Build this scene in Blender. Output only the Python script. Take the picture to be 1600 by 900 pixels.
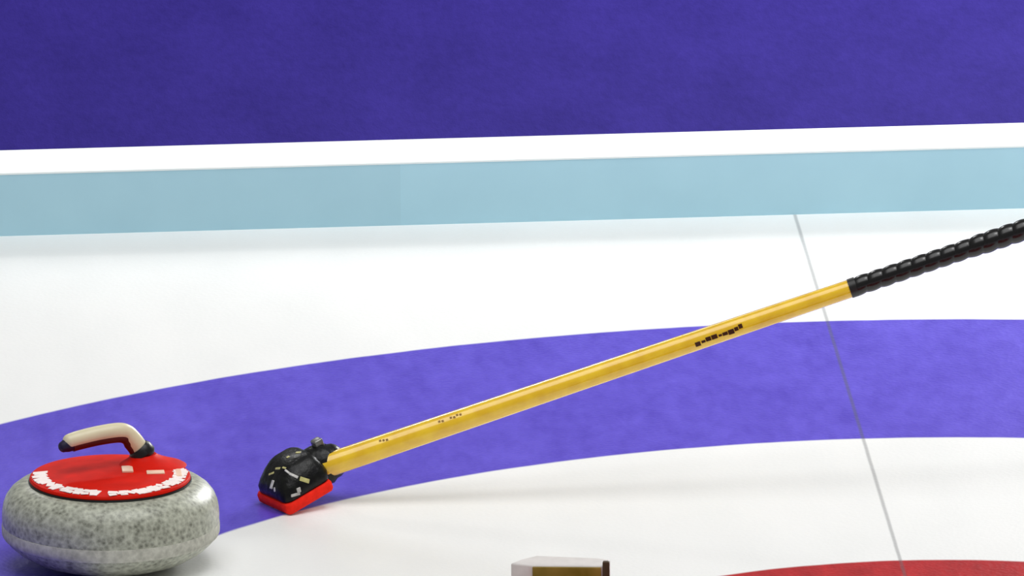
import bpy, bmesh, math, random
from mathutils import Vector, Matrix
random.seed(7)
for o in list(bpy.data.objects): bpy.data.objects.remove(o)
S = bpy.context.scene
COL = S.collection
PI = math.pi

# ------------------------------------------------------------------ camera
F_PX, YAW, PITCH, ROLL = 36800.0, 0.06395, 0.26365, -0.01071
CAM = Vector((-2.43414, -29.39309, 8.50474))
fw = Vector((math.sin(YAW)*math.cos(PITCH), math.cos(YAW)*math.cos(PITCH), -math.sin(PITCH)))
rt = Vector((math.cos(YAW), -math.sin(YAW), 0))
up = rt.cross(fw)
r2 = rt*math.cos(ROLL) + up*math.sin(ROLL)
u2 = up*math.cos(ROLL) - rt*math.sin(ROLL)
cd = bpy.data.cameras.new('camera'); cam = bpy.data.objects.new('camera', cd); COL.objects.link(cam)
cam.matrix_world = Matrix(((r2.x,u2.x,-fw.x,CAM.x),(r2.y,u2.y,-fw.y,CAM.y),(r2.z,u2.z,-fw.z,CAM.z),(0,0,0,1)))
cd.sensor_width = 36.0; cd.lens = 36.0*F_PX/1600.0
cd.clip_start = 0.5; cd.clip_end = 300
S.camera = cam

def ground(px, py, z=0.0):                    # where the line of sight through a photo pixel meets a level
    d = fw*F_PX + r2*(px-800) - u2*(py-450)
    return CAM + d*((z-CAM.z)/d.z)
def upright(px, py, y):                       # ... meets an upright plane
    d = fw*F_PX + r2*(px-800) - u2*(py-450)
    return CAM + d*((y-CAM.y)/d.y)

# ------------------------------------------------------------------ light
W = bpy.data.worlds.new('arena'); S.world = W; W.use_nodes = True
bg = W.node_tree.nodes['Background']; bg.inputs[0].default_value = (1.0,0.99,0.97,1); bg.inputs[1].default_value = 0.28
def area(name, loc, target, power, sx, sy, col=(1,1,1)):
    l = bpy.data.lights.new(name,'AREA'); l.shape='RECTANGLE'; l.size=sx; l.size_y=sy; l.energy=power; l.color=col
    o = bpy.data.objects.new(name,l); COL.objects.link(o); o.location=loc
    o.rotation_euler = (Vector(target)-Vector(loc)).to_track_quat('-Z','Y').to_euler(); return o
area('ceiling_lamp_strip', (-0.2,-1.1,8.0), (-0.4,1.0,0), 480, 8.0, 7.0)
area('added_side_light', (2.0,5.0,1.75), (0.1,2.4,0), 165, 1.6, 1.2)  # unseen low light, added so the carpet falls off darker to the left
area('far_lamp', (-1.95,7.8,4.3), (-0.35,1.0,0.2), 40, 0.5, 0.5)
sp = bpy.data.lights.new('spotlight','SPOT'); sp.energy = 1600; sp.spot_size = math.radians(31); sp.spot_blend = 1.0; sp.shadow_soft_size = 1.9
so = bpy.data.objects.new('spotlight', sp); COL.objects.link(so); so.location = (2.2,0.6,7.5)
so.rotation_euler = (Vector((0.95,2.3,0))-so.location).to_track_quat('-Z','Y').to_euler()
S.view_settings.view_transform='Standard'; S.view_settings.look='None'
S.view_settings.exposure=0.0; S.view_settings.gamma=1.0; S.view_settings.use_curve_mapping=False

# ------------------------------------------------------------------ helpers
def lin(r,g,b):
    f=lambda c:(c/255/12.92) if c/255<=0.04045 else ((c/255+0.055)/1.055)**2.4
    return (f(r),f(g),f(b),1)
class N:
    def __init__(s, name):
        s.m=bpy.data.materials.new(name); s.m.use_nodes=True; s.t=s.m.node_tree
        s.b=s.t.nodes['Principled BSDF']; s.tc=s.t.nodes.new('ShaderNodeTexCoord')
    def n(s,kind,**kw):
        x=s.t.nodes.new(kind)
        for k,v in kw.items(): setattr(x,k,v)
        return x
    def l(s,a,b): s.t.links.new(a,b)
    def put(s,sock,v):
        if hasattr(v,'is_linked') : s.l(v,sock)
        else: sock.default_value=v
    def math(s,op,a,b=0.0,c=0.0):
        x=s.n('ShaderNodeMath',operation=op); s.put(x.inputs[0],a); s.put(x.inputs[1],b); s.put(x.inputs[2],c); return x.outputs[0]
    def mix(s,f,a,b):
        x=s.n('ShaderNodeMix',data_type='RGBA'); s.put(x.inputs[0],f); s.put(x.inputs[6],a); s.put(x.inputs[7],b); return x.outputs[2]
    def noise(s,scale,detail=3,rough=0.5,vec=None):
        x=s.n('ShaderNodeTexNoise'); x.inputs['Scale'].default_value=scale; x.inputs['Detail'].default_value=detail; x.inputs['Roughness'].default_value=rough
        s.l(vec or s.tc.outputs['Object'],x.inputs['Vector']); return x.outputs['Fac']
    def stretched(s,sy):
        x=s.n('ShaderNodeMapping'); x.inputs['Scale'].default_value=(1,sy,1); s.l(s.tc.outputs['Object'],x.inputs['Vector']); return x.outputs[0]
    def ramp(s,fac,stops):
        x=s.n('ShaderNodeValToRGB'); s.l(fac,x.inputs[0]); e=x.color_ramp.elements
        while len(e)<len(stops): e.new(0.5)
        for i,(p,c) in enumerate(stops): e[i].position=p; e[i].color=c
        return x.outputs[0]
    def bump(s,h,strength,dist):
        x=s.n('ShaderNodeBump'); x.inputs['Strength'].default_value=strength; x.inputs['Distance'].default_value=dist
        s.l(h,x.inputs['Height']); s.l(x.outputs[0],s.b.inputs['Normal'])
    def fin(s,color,rough=0.5,spec=0.5,metal=0.0):
        s.put(s.b.inputs['Base Color'],color); s.put(s.b.inputs['Roughness'],rough); s.b.inputs['Specular IOR Level'].default_value=spec
        s.b.inputs['Metallic'].default_value=metal; return s.m
def plain(name,rgb,rough=0.5,spec=0.5,var=0.12,scale=60,bump=0.0,metal=0.0):
    k=N(name); c=lin(*rgb); f=k.noise(scale,4)
    d=(c[0]*(1-var),c[1]*(1-var),c[2]*(1-var),1); e=(min(1,c[0]*(1+var)),min(1,c[1]*(1+var)),min(1,c[2]*(1+var)),1)
    col=k.ramp(f,[(0.3,d),(0.7,e)])
    if bump: k.bump(f,bump,0.002)
    return k.fin(col,rough,spec,metal)

def build(name,bm,mat,parent=None,smooth=True,loc=None):
    bmesh.ops.recalc_face_normals(bm,faces=bm.faces)
    me=bpy.data.meshes.new(name); bm.to_mesh(me); bm.free()
    if smooth:
        me.polygons.foreach_set('use_smooth',[True]*len(me.polygons))
        me.set_sharp_from_angle(angle=math.radians(38))
    me.materials.append(mat)
    o=bpy.data.objects.new(name,me); COL.objects.link(o)
    if parent: o.parent=parent
    if loc is not None: o.location=loc
    return o
def thing(name,label,cat,loc):
    o=bpy.data.objects.new(name,None); COL.objects.link(o); o.location=loc; o.empty_display_size=0.05
    o['label']=label; o['category']=cat; return o
def box(bm,lo,hi,bev=0.0,seg=2,M=None):
    r=bmesh.ops.create_cube(bm,size=1.0); vs=r['verts']
    c=[(a+b)/2 for a,b in zip(lo,hi)]; s=[b-a for a,b in zip(lo,hi)]
    for v in vs: v.co=Vector((c[0]+v.co.x*s[0],c[1]+v.co.y*s[1],c[2]+v.co.z*s[2]))
    if bev:
        ed=list({e for v in vs for e in v.link_edges})
        rr=bmesh.ops.bevel(bm,geom=ed,offset=bev,segments=seg,profile=0.5,affect='EDGES')
        vs=list({v for f in rr['faces'] for v in f.verts}|{v for v in vs if v.is_valid})
    if M is not None:
        for v in vs: v.co=M@v.co
def lathe(bm,prof,n=96,cx=0,cy=0):
    rings=[]
    for r,z in prof:
        if r<1e-6: rings.append([bm.verts.new((cx,cy,z))])
        else: rings.append([bm.verts.new((cx+r*math.cos(2*PI*i/n),cy+r*math.sin(2*PI*i/n),z)) for i in range(n)])
    for a,b in zip(rings,rings[1:]):
        for i in range(n):
            j=(i+1)%n
            if len(a)==1: bm.faces.new((a[0],b[i],b[j]))
            elif len(b)==1: bm.faces.new((a[i],a[j],b[0]))
            else: bm.faces.new((a[i],a[j],b[j],b[i]))
def smoothpath(pts,rad,sub=8):
    P=[];R=[]
    for i in range(len(pts)-1):
        p0=Vector(pts[max(i-1,0)]);p1=Vector(pts[i]);p2=Vector(pts[i+1]);p3=Vector(pts[min(i+2,len(pts)-1)])
        for k in range(sub):
            t=k/sub
            P.append(0.5*((2*p1)+(p2-p0)*t+(2*p0-5*p1+4*p2-p3)*t*t+(3*p1-p0-3*p2+p3)*t**3)); R.append(rad[i]*(1-t)+rad[i+1]*t)
    P.append(Vector(pts[-1])); R.append(rad[-1]); return P,R
def tube(bm,P,R,n=24,flat=1.0,cap=True,rfun=None,upv=Vector((0,0,1)),arc=None):
    """rings swept along P; arc=(a0,a1) sweeps only part of the turn and closes it flat"""
    rings=[]
    for i,p in enumerate(P):
        t=(P[min(i+1,len(P)-1)]-P[max(i-1,0)]).normalized()
        s=t.cross(upv).normalized(); u=s.cross(t).normalized()
        ring=[]
        for k in range(n):
            a=2*PI*k/n if arc is None else arc[0]+(arc[1]-arc[0])*k/(n-1)
            rr=R[i]*(rfun(i,a) if rfun else 1)
            ring.append(bm.verts.new(p+s*rr*math.cos(a)+u*rr*flat*math.sin(a)))
        rings.append(ring)
    for a,b in zip(rings,rings[1:]):
        for k in range(n): bm.faces.new((a[k],a[(k+1)%n],b[(k+1)%n],b[k]))
    if cap:
        bm.faces.new(rings[0][::-1]); bm.faces.new(rings[-1])
def dome(P,R,start=True,end=True,k=5):
    """extra rings that round the ends of a swept tube"""
    P=list(P);R=list(R)
    if start:
        t=(P[0]-P[1]).normalized(); r=R[0]; p=P[0]
        P=[p+t*r*math.sin(PI/2*j/k)*0.8 for j in range(k,0,-1)]+P; R=[max(r*math.cos(PI/2*j/k),r*0.08) for j in range(k,0,-1)]+R
    if end:
        t=(P[-1]-P[-2]).normalized(); r=R[-1]; p=P[-1]
        P=P+[p+t*r*math.sin(PI/2*j/k)*0.8 for j in range(1,k+1)]; R=R+[max(r*math.cos(PI/2*j/k),r*0.08) for j in range(1,k+1)]
    return P,R

# ------------------------------------------------------------------ setting
def ice_material():
    k=N('ice'); sep=k.n('ShaderNodeSeparateXYZ'); k.l(k.tc.outputs['Object'],sep.inputs[0])
    x,y=sep.outputs[0],sep.outputs[1]
    wob=k.math('MULTIPLY',k.math('SUBTRACT',k.noise(14,2),0.5),0.004)
    r=k.math('ADD',k.math('SQRT',k.math('ADD',k.math('MULTIPLY',x,x),k.math('MULTIPLY',y,y))),wob)
    def edge(v,at,w=0.003):
        m=k.n('ShaderNodeMapRange'); m.inputs['From Min'].default_value=at-w; m.inputs['From Max'].default_value=at+w; k.put(m.inputs['Value'],v); return m.outputs[0]
    blue=k.math('MULTIPLY',edge(r,1.219),k.math('SUBTRACT',1.0,edge(r,1.829)))
    red=k.math('MULTIPLY',edge(r,0.152),k.math('SUBTRACT',1.0,edge(r,0.61)))
    sv=k.stretched(0.35); n1=k.noise(42,5,0.7,sv); n2=k.noise(9,3,0.5,sv)
    nn=k.math('ADD',k.math('MULTIPLY',n1,0.6),k.math('MULTIPLY',n2,0.4))
    bluec=k.ramp(nn,[(0.34,(0.080,0.048,0.47,1)),(0.66,(0.135,0.096,0.64,1))])
    redc=k.ramp(nn,[(0.34,(0.32,0.002,0.003,1)),(0.66,(0.54,0.016,0.018,1))])
    white=k.ramp(n2,[(0.3,(0.825,0.828,0.815,1)),(0.7,(0.865,0.865,0.85,1))])
    c=k.mix(blue,white,bluec); c=k.mix(red,c,redc)
    # the thin centre cord frozen under the surface
    line=k.math('SUBTRACT',1.0,edge(k.math('ABSOLUTE',k.math('ADD',x,k.math('MULTIPLY',wob,0.25))),0.0023,0.0012))
    c=k.mix(k.math('MULTIPLY',line,k.math('ADD',0.46,k.math('MULTIPLY',blue,0.08))),c,(0.10,0.10,0.11,1))
    v=k.n('ShaderNodeTexVoronoi'); v.inputs['Scale'].default_value=170; k.l(k.tc.outputs['Object'],v.inputs['Vector'])
    k.bump(v.outputs['Distance'],0.25,0.0012)
    return k.fin(c,0.30,0.22)
ICE=ice_material()
bm=bmesh.new(); box(bm,(-7,-9,-0.06),(7,2.402,0.0))
fl=build('floor',bm,ICE,smooth=False); fl['kind']='structure'; fl['label']='white curling ice with blue and red house rings'

def carpet_material():
    k=N('blue_carpet'); sv=k.stretched(0.35); n1=k.noise(70,5,0.7,sv); n2=k.noise(8,3,0.6,sv)
    nn=k.math('ADD',k.math('MULTIPLY',n1,0.5),k.math('MULTIPLY',n2,0.5))
    c=k.ramp(nn,[(0.3,(0.015,0.0075,0.135,1)),(0.7,(0.028,0.016,0.205,1))])
    k.bump(n1,0.5,0.003); return k.fin(c,0.95,0.1)
bm=bmesh.new(); box(bm,(-7,2.526,-0.06),(7,12,0.0))
cp=build('carpet',bm,carpet_material(),smooth=False); cp['kind']='structure'; cp['label']='dark blue carpet beyond the low divider'
bm=bmesh.new(); box(bm,(-7,2.402,-0.06),(7,2.526,-0.0005))
sl=build('trim_1',bm,plain('slab_grey',(150,150,155),0.8),smooth=False); sl['kind']='structure'

bm=bmesh.new(); box(bm,(-7,12,-0.06),(7,12.2,6.0))
wb=build('wall_back',bm,plain('arena_wall',(175,175,180),0.8,0.2),smooth=False); wb['kind']='structure'

# low divider: separate boards butted end to end
def side_material(k_):
    SIDE=N('divider_side'); return SIDE.fin(SIDE.ramp(SIDE.noise(9,3),[(0.3,(0.42*k_,0.68*k_,0.80*k_,1)),(0.7,(0.45*k_,0.72*k_,0.84*k_,1))]),0.6,0.3)
TOP=N('divider_top'); TOPM=TOP.fin(TOP.ramp(TOP.noise(12,3),[(0.3,(0.86,0.92,0.93,1)),(0.7,(0.90,0.95,0.95,1))]),0.5,0.3)
seam=upright(626,300,2.40).x
def divider(x0,x1,label,k_):
    t=thing('divider_board',label,'divider',((x0+x1)/2,2.4640,0)); h=(x1-x0)/2
    t['group']='low dividers along the ice'
    b=bmesh.new(); box(b,(-h,-0.0625,0),(h,0.0625,0.0885)); build('side_panel',b,side_material(k_),t)
    b=bmesh.new(); box(b,(-h,-0.0630,0.0885),(h,0.0630,0.0910)); build('top_board',b,TOPM,t)
divider(-6.5,seam,'pale blue low divider with white top, length left of the seam',0.95)
divider(seam,6.5,'pale blue low divider with white top, length right of the seam behind the broom',1.0)

# ------------------------------------------------------------------ curling stone
BASE=ground(174,881)
t=thing('curling_stone','grey granite curling stone with red cap and cream gooseneck handle','curling stone',BASE)
def granite(name,lo,hi,rough,sc=1.0,spec=0.5):
    k=N(name); a=k.noise(110*sc,6,0.75); b=k.noise(26,4,0.6)
    v=k.n('ShaderNodeTexVoronoi'); v.inputs['Scale'].default_value=150*sc; k.l(k.tc.outputs['Object'],v.inputs['Vector'])
    f=k.math('ADD',k.math('MULTIPLY',a,0.55),k.math('ADD',k.math('MULTIPLY',b,0.3),k.math('MULTIPLY',v.outputs['Distance'],0.22)))
    c=k.ramp(f,[(0.36,lo),(0.48,tuple((p+q)/2*0.92 for p,q in zip(lo,hi))),(0.66,hi)])
    k.bump(f,0.4,0.0015); return k.fin(c,rough,spec)
G_TOP=granite('polished_granite',(0.11,0.115,0.085,1),(0.52,0.54,0.44,1),0.36)
G_BAND=granite('rough_granite_band',(0.36,0.36,0.31,1),(0.62,0.62,0.54,1),0.8,0.8,0.2)
prof=[(0.0,0.006),(0.050,0.006),(0.056,0.001),(0.060,0.0),(0.066,0.002),(0.085,0.006),(0.108,0.014),(0.126,0.025),(0.136,0.034),(0.1415,0.041),
      (0.1435,0.046),(0.1440,0.058),(0.1445,0.066),(0.1440,0.076),(0.1425,0.085),(0.1390,0.094),(0.1330,0.102),(0.1250,0.108),(0.1160,0.1125),(0.1080,0.1145),(0.06,0.1150),(0.0,0.1150)]
b=bmesh.new(); lathe(b,prof,128); build('granite_body',b,G_TOP,t)
b=bmesh.new(); lathe(b,[(0.1415,0.0405),(0.1432,0.0420),(0.1447,0.0450),(0.1450,0.0500),(0.1450,0.0545),(0.1444,0.0585),(0.1430,0.0590),(0.1410,0.05)],128); build('striking_band',b,G_BAND,t)
b=bmesh.new(); lathe(b,[(0.0,0.1140),(0.1075,0.1140),(0.1085,0.1155),(0.1078,0.1172),(0.0,0.1172)],128)
build('gasket',b,plain('black_rubber',(14,14,14),0.5,0.4),t)
RED=plain('red_plastic',(208,22,3),0.55,0.10,0.12,40)
b=bmesh.new(); lathe(b,[(0.0,0.1168),(0.1060,0.1168),(0.1072,0.1180),(0.1070,0.1200),(0.1055,0.1218),(0.0990,0.1232),(0.0840,0.1244),(0.0825,0.1250),(0.05,0.1256),(0.0,0.1258)],128)
cap=build('cap',b,RED,t); cap['label']='glossy red plastic cap'
def capz(r): return (0.1232-(r-0.0990)*0.215 if r>0.0990 else 0.1244-(r-0.084)*0.08) if r>0.084 else 0.1256
# white lettering round the rim: strokes too small to read
WHITE=plain('white_print',(248,236,232),0.45,0.3,0.04)
def stroke(bm,r0,a0,r1,a1,w,off=0.0007):
    p=[(r0,a0),(r1,a1)]; q=[Vector((r*math.cos(a),r*math.sin(a),capz(r)+off)) for r,a in p]
    d=(q[1]-q[0]).normalized(); s=d.cross(Vector((0,0,1))).normalized()*w/2; q[0]-=d*w*.3; q[1]+=d*w*.3
    lo=Vector((0,0,-0.0006)); vs=[bm.verts.new(v) for v in (q[0]-s,q[0]+s,q[1]+s,q[1]-s,q[0]-s+lo,q[0]+s+lo,q[1]+s+lo,q[1]-s+lo)]
    for f in ((0,1,2,3),(4,5,6,7),(0,1,5,4),(1,2,6,5),(2,3,7,6),(3,0,4,7)): bm.faces.new([vs[i] for i in f])
GL=[[(.1,.25,.9,.3),(.2,.75,.7,.7)],[(.1,.2,.2,.8),(.7,.3,.75,.7)],[(.1,.3,.9,.6)],[(.1,.5,.6,.5),(.75,.2,.8,.75)],[(.1,.2,.5,.8),(.6,.8,.9,.3)],[(.15,.7,.85,.75),(.4,.2,.6,.3)]]
b=bmesh.new(); rnd=random.Random(3)
def word(a0,a1,count,r0=0.0820,r1=0.1045,w=0.0100):
    st=(a1-a0)/count
    for i in range(count):
        g=GL[rnd.randrange(len(GL))]; A=a0+st*(i+.12); B=a0+st*(i+.82)
        for (x0,y0,x1,y1) in g: stroke(b,r0+(r1-r0)*y0,A+(B-A)*x0,r0+(r1-r0)*y1,A+(B-A)*x1,w)
D=math.radians
word(D(168),D(222),6); word(D(224),D(258),5); word(D(266),D(302),5,0.0865); word(D(303),D(372),9,0.0835)
build('lettering',b,WHITE,cap,smooth=False)
def capat(px,py): 
    g=ground(px,py,0.1256)-BASE; return g.x,g.y
b=bmesh.new()
for (px,py,w,d) in ((199,735,0.015,0.026),(243,738,0.024,0.016),(279,737,0.008,0.036)):
    x,y=capat(px,py); r=math.hypot(x,y); z=capz(r)+(0.0032 if px<210 else 0.0012)
    box(b,(x-w/2,y-d/2,z-0.0035),(x+w/2,y+d/2,z),0.001,2)
build('logo',b,plain('cream_print',(240,205,180),0.4,0.3,0.05),cap)
# neck, collar and gooseneck grip
nx,ny=0.046,0.044
CREAM=plain('cream_plastic',(222,212,178),0.34,0.5,0.06,30)
b=bmesh.new()
rings=[]                                             # a low flared mound that carries the collar
for cx,cy,z,rx,ry in ((.012,-.006,.1235,.046,.040),(.011,-.005,.1262,.042,.036),(.008,-.004,.1290,.034,.030),(.005,-.002,.1325,.025,.023),(.002,0,.1360,.0190,.0185),(.001,0,.1385,.0170,.0170)):
    rings.append([b.verts.new((nx+cx+rx*math.cos(2*PI*i/48),ny+cy+ry*math.sin(2*PI*i/48),z)) for i in range(48)])
for a_,c_ in zip(rings,rings[1:]):
    for i in range(48): b.faces.new((a_[i],a_[(i+1)%48],c_[(i+1)%48],c_[i]))
b.faces.new(rings[0][::-1]); b.faces.new(rings[-1]); build('handle_neck',b,RED,t)
b=bmesh.new(); tube(b,[Vector((nx+.001,ny,0.1360)),Vector((nx,ny,0.1385)),Vector((nx-.004,ny,0.1450)),Vector((nx-.006,ny,0.1475))],[0.0160,0.0178,0.0165,0.0140],32,upv=Vector((0,1,0)))
build('collar',b,plain('black_plastic',(10,10,11),0.4,0.4),t)
pts=[(nx-.004,ny,0.1440),(nx-.008,ny-.001,0.1520),(nx-.0145,ny-.002,0.1610),(nx-.022,ny-.004,0.1690),(nx-.034,ny-.010,0.1730),(nx-.060,ny-.020,0.1725),(nx-.086,ny-.031,0.1700),(nx-.099,ny-.036,0.1675)]
rad=[0.0125,0.0120,0.0120,0.0116,0.0114,0.0112,0.0110,0.0106]
P,R=smoothpath(pts,rad,8); P2,R2=dome(P,R,False,True)
b=bmesh.new(); tube(b,P2,R2,28,upv=Vector((0,1,0.2))); grip=build('grip',b,CREAM,t); grip['label']='cream gooseneck grip'
# dark red strip along the underside of the grip
b=bmesh.new()
def under(P,R,off):
    Q=[]
    for i,p in enumerate(P):
        tt=(P[min(i+1,len(P)-1)]-P[max(i-1,0)]).normalized(); s=tt.cross(Vector((0,1,0))).normalized()
        if s.z>0 and abs(tt.x)>0.5: s=-s
        if abs(tt.x)<=0.5: s=Vector((-1,0,0))
        Q.append(p+s*off)
    return Q
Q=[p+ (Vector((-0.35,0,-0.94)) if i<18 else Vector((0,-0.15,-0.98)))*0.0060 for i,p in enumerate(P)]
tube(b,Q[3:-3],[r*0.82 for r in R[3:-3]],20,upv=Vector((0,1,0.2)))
s_=build('grip_underside',b,plain('maroon_strip',(82,14,14),0.5,0.3),grip); s_['label']='dark red underside strip'
b=bmesh.new(); e=P[-1]; dd=(P[-1]-P[-2]).normalized()
Pc=[e-dd*0.003+Vector((0,0,-0.0035)),e+dd*0.004+Vector((0,0,-0.0035)),e+dd*0.0095+Vector((0,0,-0.004))]
Pc,Rc=dome(Pc,[0.0098,0.0094,0.0075],False,True)
tube(b,Pc,Rc,24,upv=Vector((0,1,0.2))); build('end_cap',b,plain('navy_plastic',(28,20,52),0.5,0.3),grip)

# ------------------------------------------------------------------ broom
B0=ground(453,807)
br=thing('curling_broom','yellow handled curling broom with black taped grip and red pad under black head','broom',B0)
e1=Vector((-0.039,0.077,0.0)).normalized()          # along the near lower edge, towards the left corner
e2=Vector((0.061,0.031,0.026)).normalized()         # away from that edge, raised, the way the handle runs
nn_=e2.cross(e1).normalized()
if nn_.z<0: nn_=-nn_
L1,L2=0.086,0.077
M=Matrix(((e2.x,e1.x,nn_.x,0),(e2.y,e1.y,nn_.y,0),(e2.z,e1.z,nn_.z,0),(0,0,0,1)))
def rrect(x0,y0,x1,y1,r,k=6):
    out=[]
    for cx,cy,a in ((x1-r,y1-r,0),(x0+r,y1-r,90),(x0+r,y0+r,180),(x1-r,y0+r,270)):
        for j in range(k+1):
            t_=D(a+90*j/k); out.append((cx+r*math.cos(t_),cy+r*math.sin(t_)))
    return out
def loft(bm,layers,M):
    rings=[[bm.verts.new(M@Vector((x,y,z))) for x,y in rrect(*rc)] for rc,z in layers]
    n=len(rings[0])
    for a,b_ in zip(rings,rings[1:]):
        for i in range(n): bm.faces.new((a[i],a[(i+1)%n],b_[(i+1)%n],b_[i]))
    bm.faces.new(rings[0][::-1]); bm.faces.new(rings[-1])
def rc(ins,r): return (ins,ins,L2-ins,L1-ins,r)
b=bmesh.new(); loft(b,[(rc(.002,.006),0.0),(rc(0,.008),0.003),(rc(0,.008),0.011),(rc(.002,.007),0.0145),(rc(.008,.006),0.0155)],M)
pad=build('pad',b,plain('red_fabric',(250,38,20),0.75,0.2,0.15,120,0.3),br); pad['label']='bright red brush pad'
BLK=N('black_head'); nb=BLK.noise(90,3); BLK.bump(nb,0.5,0.003); BLKM=BLK.fin(BLK.ramp(nb,[(0.4,(0.002,0.002,0.003,1)),(0.75,(0.008,0.009,0.007,1))]),0.34,0.22)
b=bmesh.new()
def rq(a,bx_,y0,y1,r): return (a,y0,L2-bx_,L1-y1,r)
loft(b,[(rq(.006,.002,.006,.005,.010),0.013),(rq(.003,-.001,.003,.003,.012),0.017),(rq(.003,-.003,.003,.003,.014),0.026),(rq(.007,-.003,.006,.004,.018),0.034),
        (rq(.016,-.001,.012,.006,.018),0.043),(rq(.027,.003,.020,.009,.014),0.050),(rq(.034,.008,.027,.013,.010),0.053)],M)
hd=build('head',b,BLKM,br); hd['label']='black plastic broom head'
# handle line
yS=B0.y+(e1*L1/2+e2*L2*0.7).y
A0=upright(500,731,yS)-B0; A1=upright(1600,359,yS)-B0
hdv=(A1-A0).normalized(); ppm=(A1-A0).length/1100.0
def onh(px): return A0+(A1-A0)*((px-500)/1100.0)
# swivel socket
b=bmesh.new()
sdn=hdv.cross(Vector((0,0,1))).normalized()
if sdn.y>0: sdn=-sdn
O_=A0-sdn*0.013
P,R=dome([O_-hdv*0.022,O_-hdv*0.016,O_-hdv*0.004,O_+hdv*0.012,O_+hdv*0.018],[0.021,0.026,0.0285,0.0285,0.024],True,True); tube(b,P,R,28)
build('socket',b,BLKM,br)
b=bmesh.new()
for q in (A0-hdv*0.002-sdn*0.013+Vector((0,0,0.030)),):
    box(b,(-0.007,-0.007,-0.006),(0.007,0.007,0.008),0.003,3,Matrix.Translation(q)@M)
bt=build('bolt',b,plain('grey_metal',(120,120,118),0.35,0.5,0.1,60,0,0.6),br)
# pale printed marks laid on the housing where the photo shows them
from mathutils.bvhtree import BVHTree
tree=BVHTree.FromPolygons([v.co for v in hd.data.vertices],[p.vertices for p in hd.data.polygons])
def on_head(px,py):
    d=(ground(px,py)-CAM).normalized(); return tree.ray_cast(CAM+d*25-B0,d)
def patch(bm,px,py,w,d,rot):
    p,n,_,_=on_head(px,py)
    if p is None: return
    x=n.cross(Vector((0,0,1))).normalized(); y=n.cross(x)
    Q=Matrix(((x.x,y.x,n.x,p.x),(x.y,y.y,n.y,p.y),(x.z,y.z,n.z,p.z),(0,0,0,1)))
    box(bm,(-w/2,-d/2,-0.0012),(w/2,d/2,0.0006),0.0005,1,Q@Matrix.Rotation(rot,4,'Z'))
OLP=plain('olive_print',(190,184,120),0.4,0.4,0.3,150); GRP=plain('pale_grey_print',(190,188,184),0.4,0.4,0.3,150)
for (px,py,w,d,r_,m_) in ((424,740,.010,.0035,.6,OLP),(434,732,.010,.0035,.3,OLP),(444,731,.007,.003,0,OLP),(449,737,.010,.003,-.5,GRP),(459,743,.013,.004,-.5,GRP),(476,750,.014,.006,-.4,OLP),
                    (425,757,.006,.012,.1,GRP),(429,765,.004,.006,.4,GRP),(467,766,.006,.007,.2,GRP),(462,773,.014,.004,.1,GRP),(450,714,.004,.005,0,OLP),(466,707,.008,.004,.5,OLP),(478,704,.005,.010,.1,OLP),(489,768,.010,.003,.5,GRP)):
    b=bmesh.new(); patch(b,px,py,w,d,r_)
    if len(b.verts): build('printed_mark',b,m_,hd)
    else: b.free()
# yellow shaft, tapering towards the grip
YEL=N('yellow_lacquer'); yf=YEL.noise(45,3); YELM=YEL.fin(YEL.ramp(yf,[(0.3,(0.78,0.46,0.003,1)),(0.7,(0.90,0.59,0.010,1))]),0.24,0.6)
YEL.b.inputs['Coat Weight'].default_value=0.8; YEL.b.inputs['Coat Roughness'].default_value=0.09
b=bmesh.new(); n=60; Pg=[A0+(onh(1332)-A0)*(i/n) for i in range(n+1)]
rs=lambda f:0.0165-0.0043*f
tube(b,Pg,[rs(i/n) for i in range(n+1)],40); sh=build('shaft',b,YELM,br); sh['label']='glossy yellow tapered shaft'
# dark brand lettering on the side of the shaft (too small to read)
side=hdv.cross(Vector((0,0,1))).normalized()
if side.y>0: side=-side
upn=side.cross(hdv); 
if upn.z<0: upn=-upn
def on_shaft(px,ang,off=0.0003):
    f=(px-500)/(1332-500); r=rs(f)+off; return onh(px)+side*r*math.cos(ang)+upn*r*math.sin(ang)
def sstroke(bm,p0,a0,p1,a1,w):
    K=5; prev=None; L=[];U=[]
    for i in range(K+1):
        s_=i/K; px=p0+(p1-p0)*s_; a=a0+(a1-a0)*s_
        q=on_shaft(px,a); q2=on_shaft(px+(p1-p0)*.01+.01,a+(a1-a0)*.01+0.0001)
        d=(q2-q).normalized(); nrm=(q-onh(px)).normalized(); sd=d.cross(nrm).normalized()*w/2
        L.append([bm.verts.new(v) for v in (q-sd,q+sd,q+sd-nrm*0.0008,q-sd-nrm*0.0008)])
    for a_,b_ in zip(L,L[1:]):
        for k in range(4): bm.faces.new((a_[k],a_[(k+1)%4],b_[(k+1)%4],b_[k]))
    bm.faces.new(L[0]); bm.faces.new(L[-1][::-1])
b=bmesh.new(); rnd=random.Random(5)
def sword(px0,px1,cnt,a0,a1,w):
    st=(px1-px0)/cnt
    for i in range(cnt):
        g=GL[rnd.randrange(len(GL))]
        for (x0,y0,x1,y1) in g: sstroke(b,px0+st*(i+.1+.75*x0),a0+(a1-a0)*y0,px0+st*(i+.1+.75*x1),a0+(a1-a0)*y1,w)
for (p0,p1,a,w) in ((1085,1093,-.12,.0062),(1095,1101,-.05,.0035),(1102,1110,.04,.0058),(1111,1120,.05,.0060),(1122,1127,0,.0030),(1128,1136,.0,.0045),(1137,1146,-.02,.0066),(1147,1153,.10,.0050),(1154,1160,.22,.0060)):
    sstroke(b,p0,a,p1,a,w)
lt=build('shaft_lettering',b,plain('dark_brown_print',(60,28,4),0.4,0.3),sh,smooth=False)
FM=plain('faint_olive_print',(140,104,20),0.4,0.3)
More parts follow.
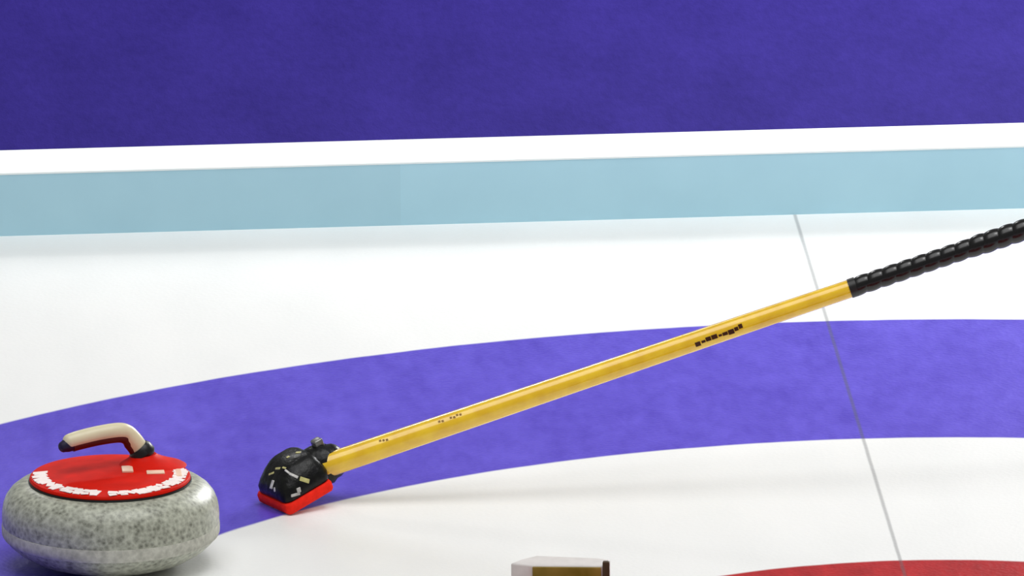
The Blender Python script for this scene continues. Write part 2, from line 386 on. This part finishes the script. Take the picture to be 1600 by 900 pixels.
for (p0,p1) in ((596,611),(688,698),(706,722)):
    b=bmesh.new()
    for q in range(p0,p1,5): sstroke(b,q,0.72+0.06*(q%3),q+3.4,0.72+0.06*(q%3),0.0030)
    build('faint_lettering',b,FM,sh,smooth=False)
# taped grip: spiral wrap
END=onh(1332)+hdv*0.62
b=bmesh.new(); Ln=(END-onh(1332)).length; n=620; pitch=0.0205; thick0=(onh(1512)-onh(1332)).length
Pg=[];Rg=[];dist=[]
for i in range(n+1):
    s_=Ln*i/n; Pg.append(onh(1332)+hdv*s_); dist.append(s_)
    k=min(max((s_-thick0)/0.02,0),1); Rg.append(0.0118+0.0012*k)
def wrap(i,a):
    ph=(dist[i]/pitch-a/(2*PI))%1.0
    return 1.0+0.16*(math.sin(PI*ph)**0.7)-0.04
P2,R2=Pg,Rg
tube(b,P2,R2,32,rfun=wrap)
gp=build('taped_grip',b,plain('black_tape',(6,6,7),0.24,0.5,0.2,80),br); gp['label']='black spiral taped grip'
b=bmesh.new(); P,R=dome([onh(1332)-hdv*0.004,onh(1332)+hdv*0.006],[0.0132,0.0132],False,False); tube(b,P,R,28); build('grip_collar',b,plain('black_collar',(12,12,12),0.4),br)
b=bmesh.new(); P,R=dome([END-hdv*0.002,END+hdv*0.012],[0.0145,0.0140],False,True); tube(b,P,R,28); build('end_cap',b,plain('black_cap',(14,14,14),0.4),br)

# ------------------------------------------------------------------ pale box at the bottom edge
g0=ground(833,978); g1=ground(952,979)
ax=(g1-g0).normalized(); wd=(g1-g0).length; ay=Vector((-ax.y,ax.x,0))
bx=thing('small_box','small pale grey box with olive gold front, cropped by the bottom edge','box',g0+Vector((0,0,0)))
MB=Matrix(((ax.x,ay.x,0,0),(ax.y,ay.y,0,0),(0,0,1,0),(0,0,0,1)))
GREY=plain('pale_grey_shell',(214,209,206),0.5,0.4,0.05)
H=0.083; DP=0.036
b=bmesh.new()
lay=[(0.0,0.0),(0.0015,0.004),(0.0015,H-0.004),(0.004,H)]
def prism(pts,z0,z1,bev):
    vs0=[b.verts.new(MB@Vector((x,y,z0))) for x,y in pts]; vs1=[b.verts.new(MB@Vector((x,y,z1))) for x,y in pts]
    n=len(pts); fs=[]
    for i in range(n): fs.append(b.faces.new((vs0[i],vs0[(i+1)%n],vs1[(i+1)%n],vs1[i])))
    fs.append(b.faces.new(vs0[::-1])); fs.append(b.faces.new(vs1))
    ed=list({e for f in fs for e in f.edges}); bmesh.ops.bevel(b,geom=ed,offset=bev,segments=3,profile=0.5,affect='EDGES')
prism([(-0.004,0.0),(wd,0.0),(wd,DP*0.9),(wd-0.02,DP),(0.002,DP+0.012),(-0.016,DP*0.75),(-0.030,DP*0.25)],0.0,H,0.0025)
build('shell',b,GREY,bx)
OLV=N('olive_gold'); OLVM=OLV.fin(OLV.ramp(OLV.noise(22,3),[(0.35,lin(112,94,0)),(0.65,lin(150,124,52))]),0.45,0.4)
b=bmesh.new(); box(b,(0.0,-0.003,0.004),(wd-0.010,0.001,H-0.002),0.001,2,MB); build('front_panel',b,OLVM,bx)
b=bmesh.new(); box(b,(wd-0.008,-0.0035,0.004),(wd+0.001,0.005,H+0.006),0.0015,2,MB); build('corner_strip',b,plain('dark_brown_strip',(62,44,14),0.5),bx)
